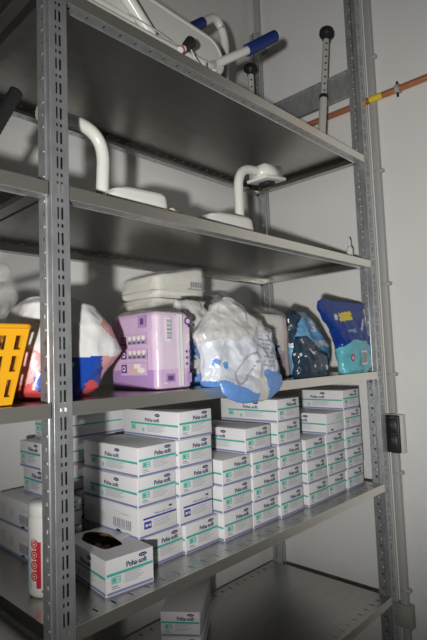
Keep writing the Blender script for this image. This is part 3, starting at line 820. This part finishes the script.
def leg_stick(label, p0, p1, collar):
    p0, p1 = Vector(p0), Vector(p1)
    o = thing('adjustable_leg', label, 'leg tube', p0, 0, 'grey adjustable legs')
    d = p1-p0; a0 = Vector((0, 0, 0)); q = d.normalized()
    side = q.cross(Vector((-.72, -.69, 0))).normalized(); front = side.cross(q)
    front = front if front.dot(Vector((-.72, -.69, 0))) > 0 else -front
    mb = MB(); mb.tube([a0, d*collar], .0150, 'alu', 16); mb.build('outer_tube', o)
    mb = MB(); mb.tube([d*(collar-.02), d*.94], .0125, 'alu', 16)
    for k in range(8):
        c_ = d*(collar+.04+k*(.90-collar)/8.2)
        mb.tube([c_+front*.0085, c_+front*.0129], .0040, 'black', 10)
    mb.build('inner_tube', o)
    mb = MB(); mb.tube([d*(collar-.015), d*(collar+.012)], .0172, 'black', 16); mb.build('collar', o)
    mb = MB(); mb.tube([d*.915, d*.945, d*.965], .02, 'black', 20, True, [.0150, .0165, .0230]); mb.tube([d*.9652, d*.9655], .0275, 'black', 22); mb.tube([d*.9655, d*.992], .0285, 'black', 22); mb.tube([d*.992, d], .0270, 'black', 22); mb.build('rubber_foot', o)
leg_stick('grey adjustable leg with black rubber foot, upright beside the right front post', (1.158, .10, Z1+.004), (1.252, .10, 2.735), .44)
leg_stick('grey adjustable leg with black rubber foot in the back right corner', (1.128, .40, Z1+.002), (1.132, .40, 2.670), .35)

# ------------------------------------------------------------------ right wall fittings
def wall_tube(name, pts, r, m, parent=None):
    mb = MB(); mb.tube(pts, r, m, 14); return mb.build(name, parent)
pipe = thing('copper_pipe', 'copper pipe with yellow band running along the right wall', 'pipe', (XW-.03, .1, 2.446))
pr_ = lambda p: rel(p, pipe)
mb = MB(); mb.tube(pr_([(XW-.03, .56, 2.452), (XW-.03, -2.5, 2.430)]), .0125, 'copper', 16); mb.build('pipe_run', pipe)
mb = MB(); mb.tube(pr_([(XW-.03, -.006, 2.4480), (XW-.03, -.058, 2.4476)]), .0131, 'yellow', 16); mb.build('tape_band', pipe)
mb = MB()
mb.tube(pr_([(XW-.03, -.113, 2.447), (XW-.03, -.128, 2.447)]), .0180, 'conduit', 16); mb.tube(pr_([(XW-.03, -.12, 2.447), (XW, -.12, 2.447)]), .006, 'conduit', 10)
mb.tube(pr_([(XW-.034, -.12, 2.462), (XW-.034, -.12, 2.474)]), .005, 'black', 8); mb.tube(pr_([(XW-.034, -.12, 2.430), (XW-.034, -.12, 2.416)]), .005, 'black', 8)
mb.build('clamp', pipe)
vp = thing('wall_pipe', 'grey vertical pipe in the corner behind the top shelf', 'pipe', (XW-.045, .525, 0))
mb = MB(); mb.tube([(0, 0, 0), (0, 0, 3.55)], .0145, 'conduit', 16); mb.build('pipe_run', vp)
for z in (.4, 1.4, 2.9):
    mb = MB(); mb.box((-.017, -.017, z), (.0445, .017, z+.02), 'conduit', .003, 1); mb.build('clip', vp)
tk = MB(); tk.box((-.012, -.0125, 0), (0, .0125, 3.55), 'trunk', .002, 2); tk.box((-.0135, -.0035, 0), (-.012, .0035, 3.55), 'trunk')
tag(tk.build('cable_trunking', None, (XW-.0005, .030, 0)), 'pale flat cable trunking running up the right wall beside the post', 'trunking')
cv = thing('cable_conduit', 'grey cable conduit with clips on the right wall above and below the switch', 'conduit', (XW-.013, -.012, 0))
mb = MB(); mb.box((-.012, -.012, 0), (.0125, .016, 1.06), 'conduit', .004, 2); mb.build('conduit_run', cv)
mb = MB(); mb.box((-.012, -.012, 1.208), (.0125, .016, 3.55), 'conduit', .004, 2); mb.build('conduit_run', cv)
for z in (.55, .98, 1.35, 1.7, 2.15, 2.62, 3.0):
    mb = MB(); mb.box((-.0125, -.024, z), (.012, .0135, z+.014), 'conduit', .003, 1); mb.tube([(-.002, -.019, z+.007), (-.008, -.019, z+.007)], .004, 'alu', 8); mb.build('clip', cv)
sw = thing('wall_switch', 'black surface-mounted switch box on the right wall', 'switch', (XW-.001, -.017, 1.062))
mb = MB(); mb.box((-.030, -.036, 0), (0, .036, .144), 'trunk', .005, 2); mb.build('housing', sw)
mb = MB(); mb.box((-.040, -.026, .002), (-.028, .034, .142), 'switch', .005, 2); mb.build('cover', sw)
mb = MB(); mb.box((-.043, -.018, .073), (-.039, .026, .128), 'switch', .002, 1); mb.box((-.043, -.018, .014), (-.039, .026, .069), 'switch', .002, 1); mb.build('rocker', sw)
so = thing('wall_socket', 'grey surface-mounted socket box low on the right wall', 'socket', (XW-.001, -.012, .428))
mb = MB(); mb.box((-.035, -.030, 0), (0, .030, .082), 'socket', .005, 2); mb.build('housing', so)
mb = MB(); mb.box((-.040, -.024, .010), (-.034, .024, .072), 'socket', .003, 2); mb.build('cover', so)

# ------------------------------------------------------------------ light
fl = bpy.data.lights.new('camera_flash', 'SPOT'); fl.energy = 132; fl.spot_size = math.radians(78); fl.spot_blend = 1.0
fl.shadow_soft_size = .03; fl.color = (1, .985, .95)
flo = bpy.data.objects.new('camera_flash', fl); COL.objects.link(flo)
flo.location = (-.88, -1.02, 1.29)
flo.rotation_euler = (Vector((1.16, .19, 1.80))-flo.location).to_track_quat('-Z', 'Y').to_euler()
w_ = bpy.data.worlds.new('room_ambient'); sc.world = w_; w_.use_nodes = True
w_.node_tree.nodes['Background'].inputs[0].default_value = (1, .95, .80, 1)
w_.node_tree.nodes['Background'].inputs[1].default_value = .022
vs_ = sc.view_settings
vs_.view_transform = 'Standard'; vs_.look = 'None'; vs_.gamma = 1; vs_.use_curve_mapping = False; vs_.exposure = 0
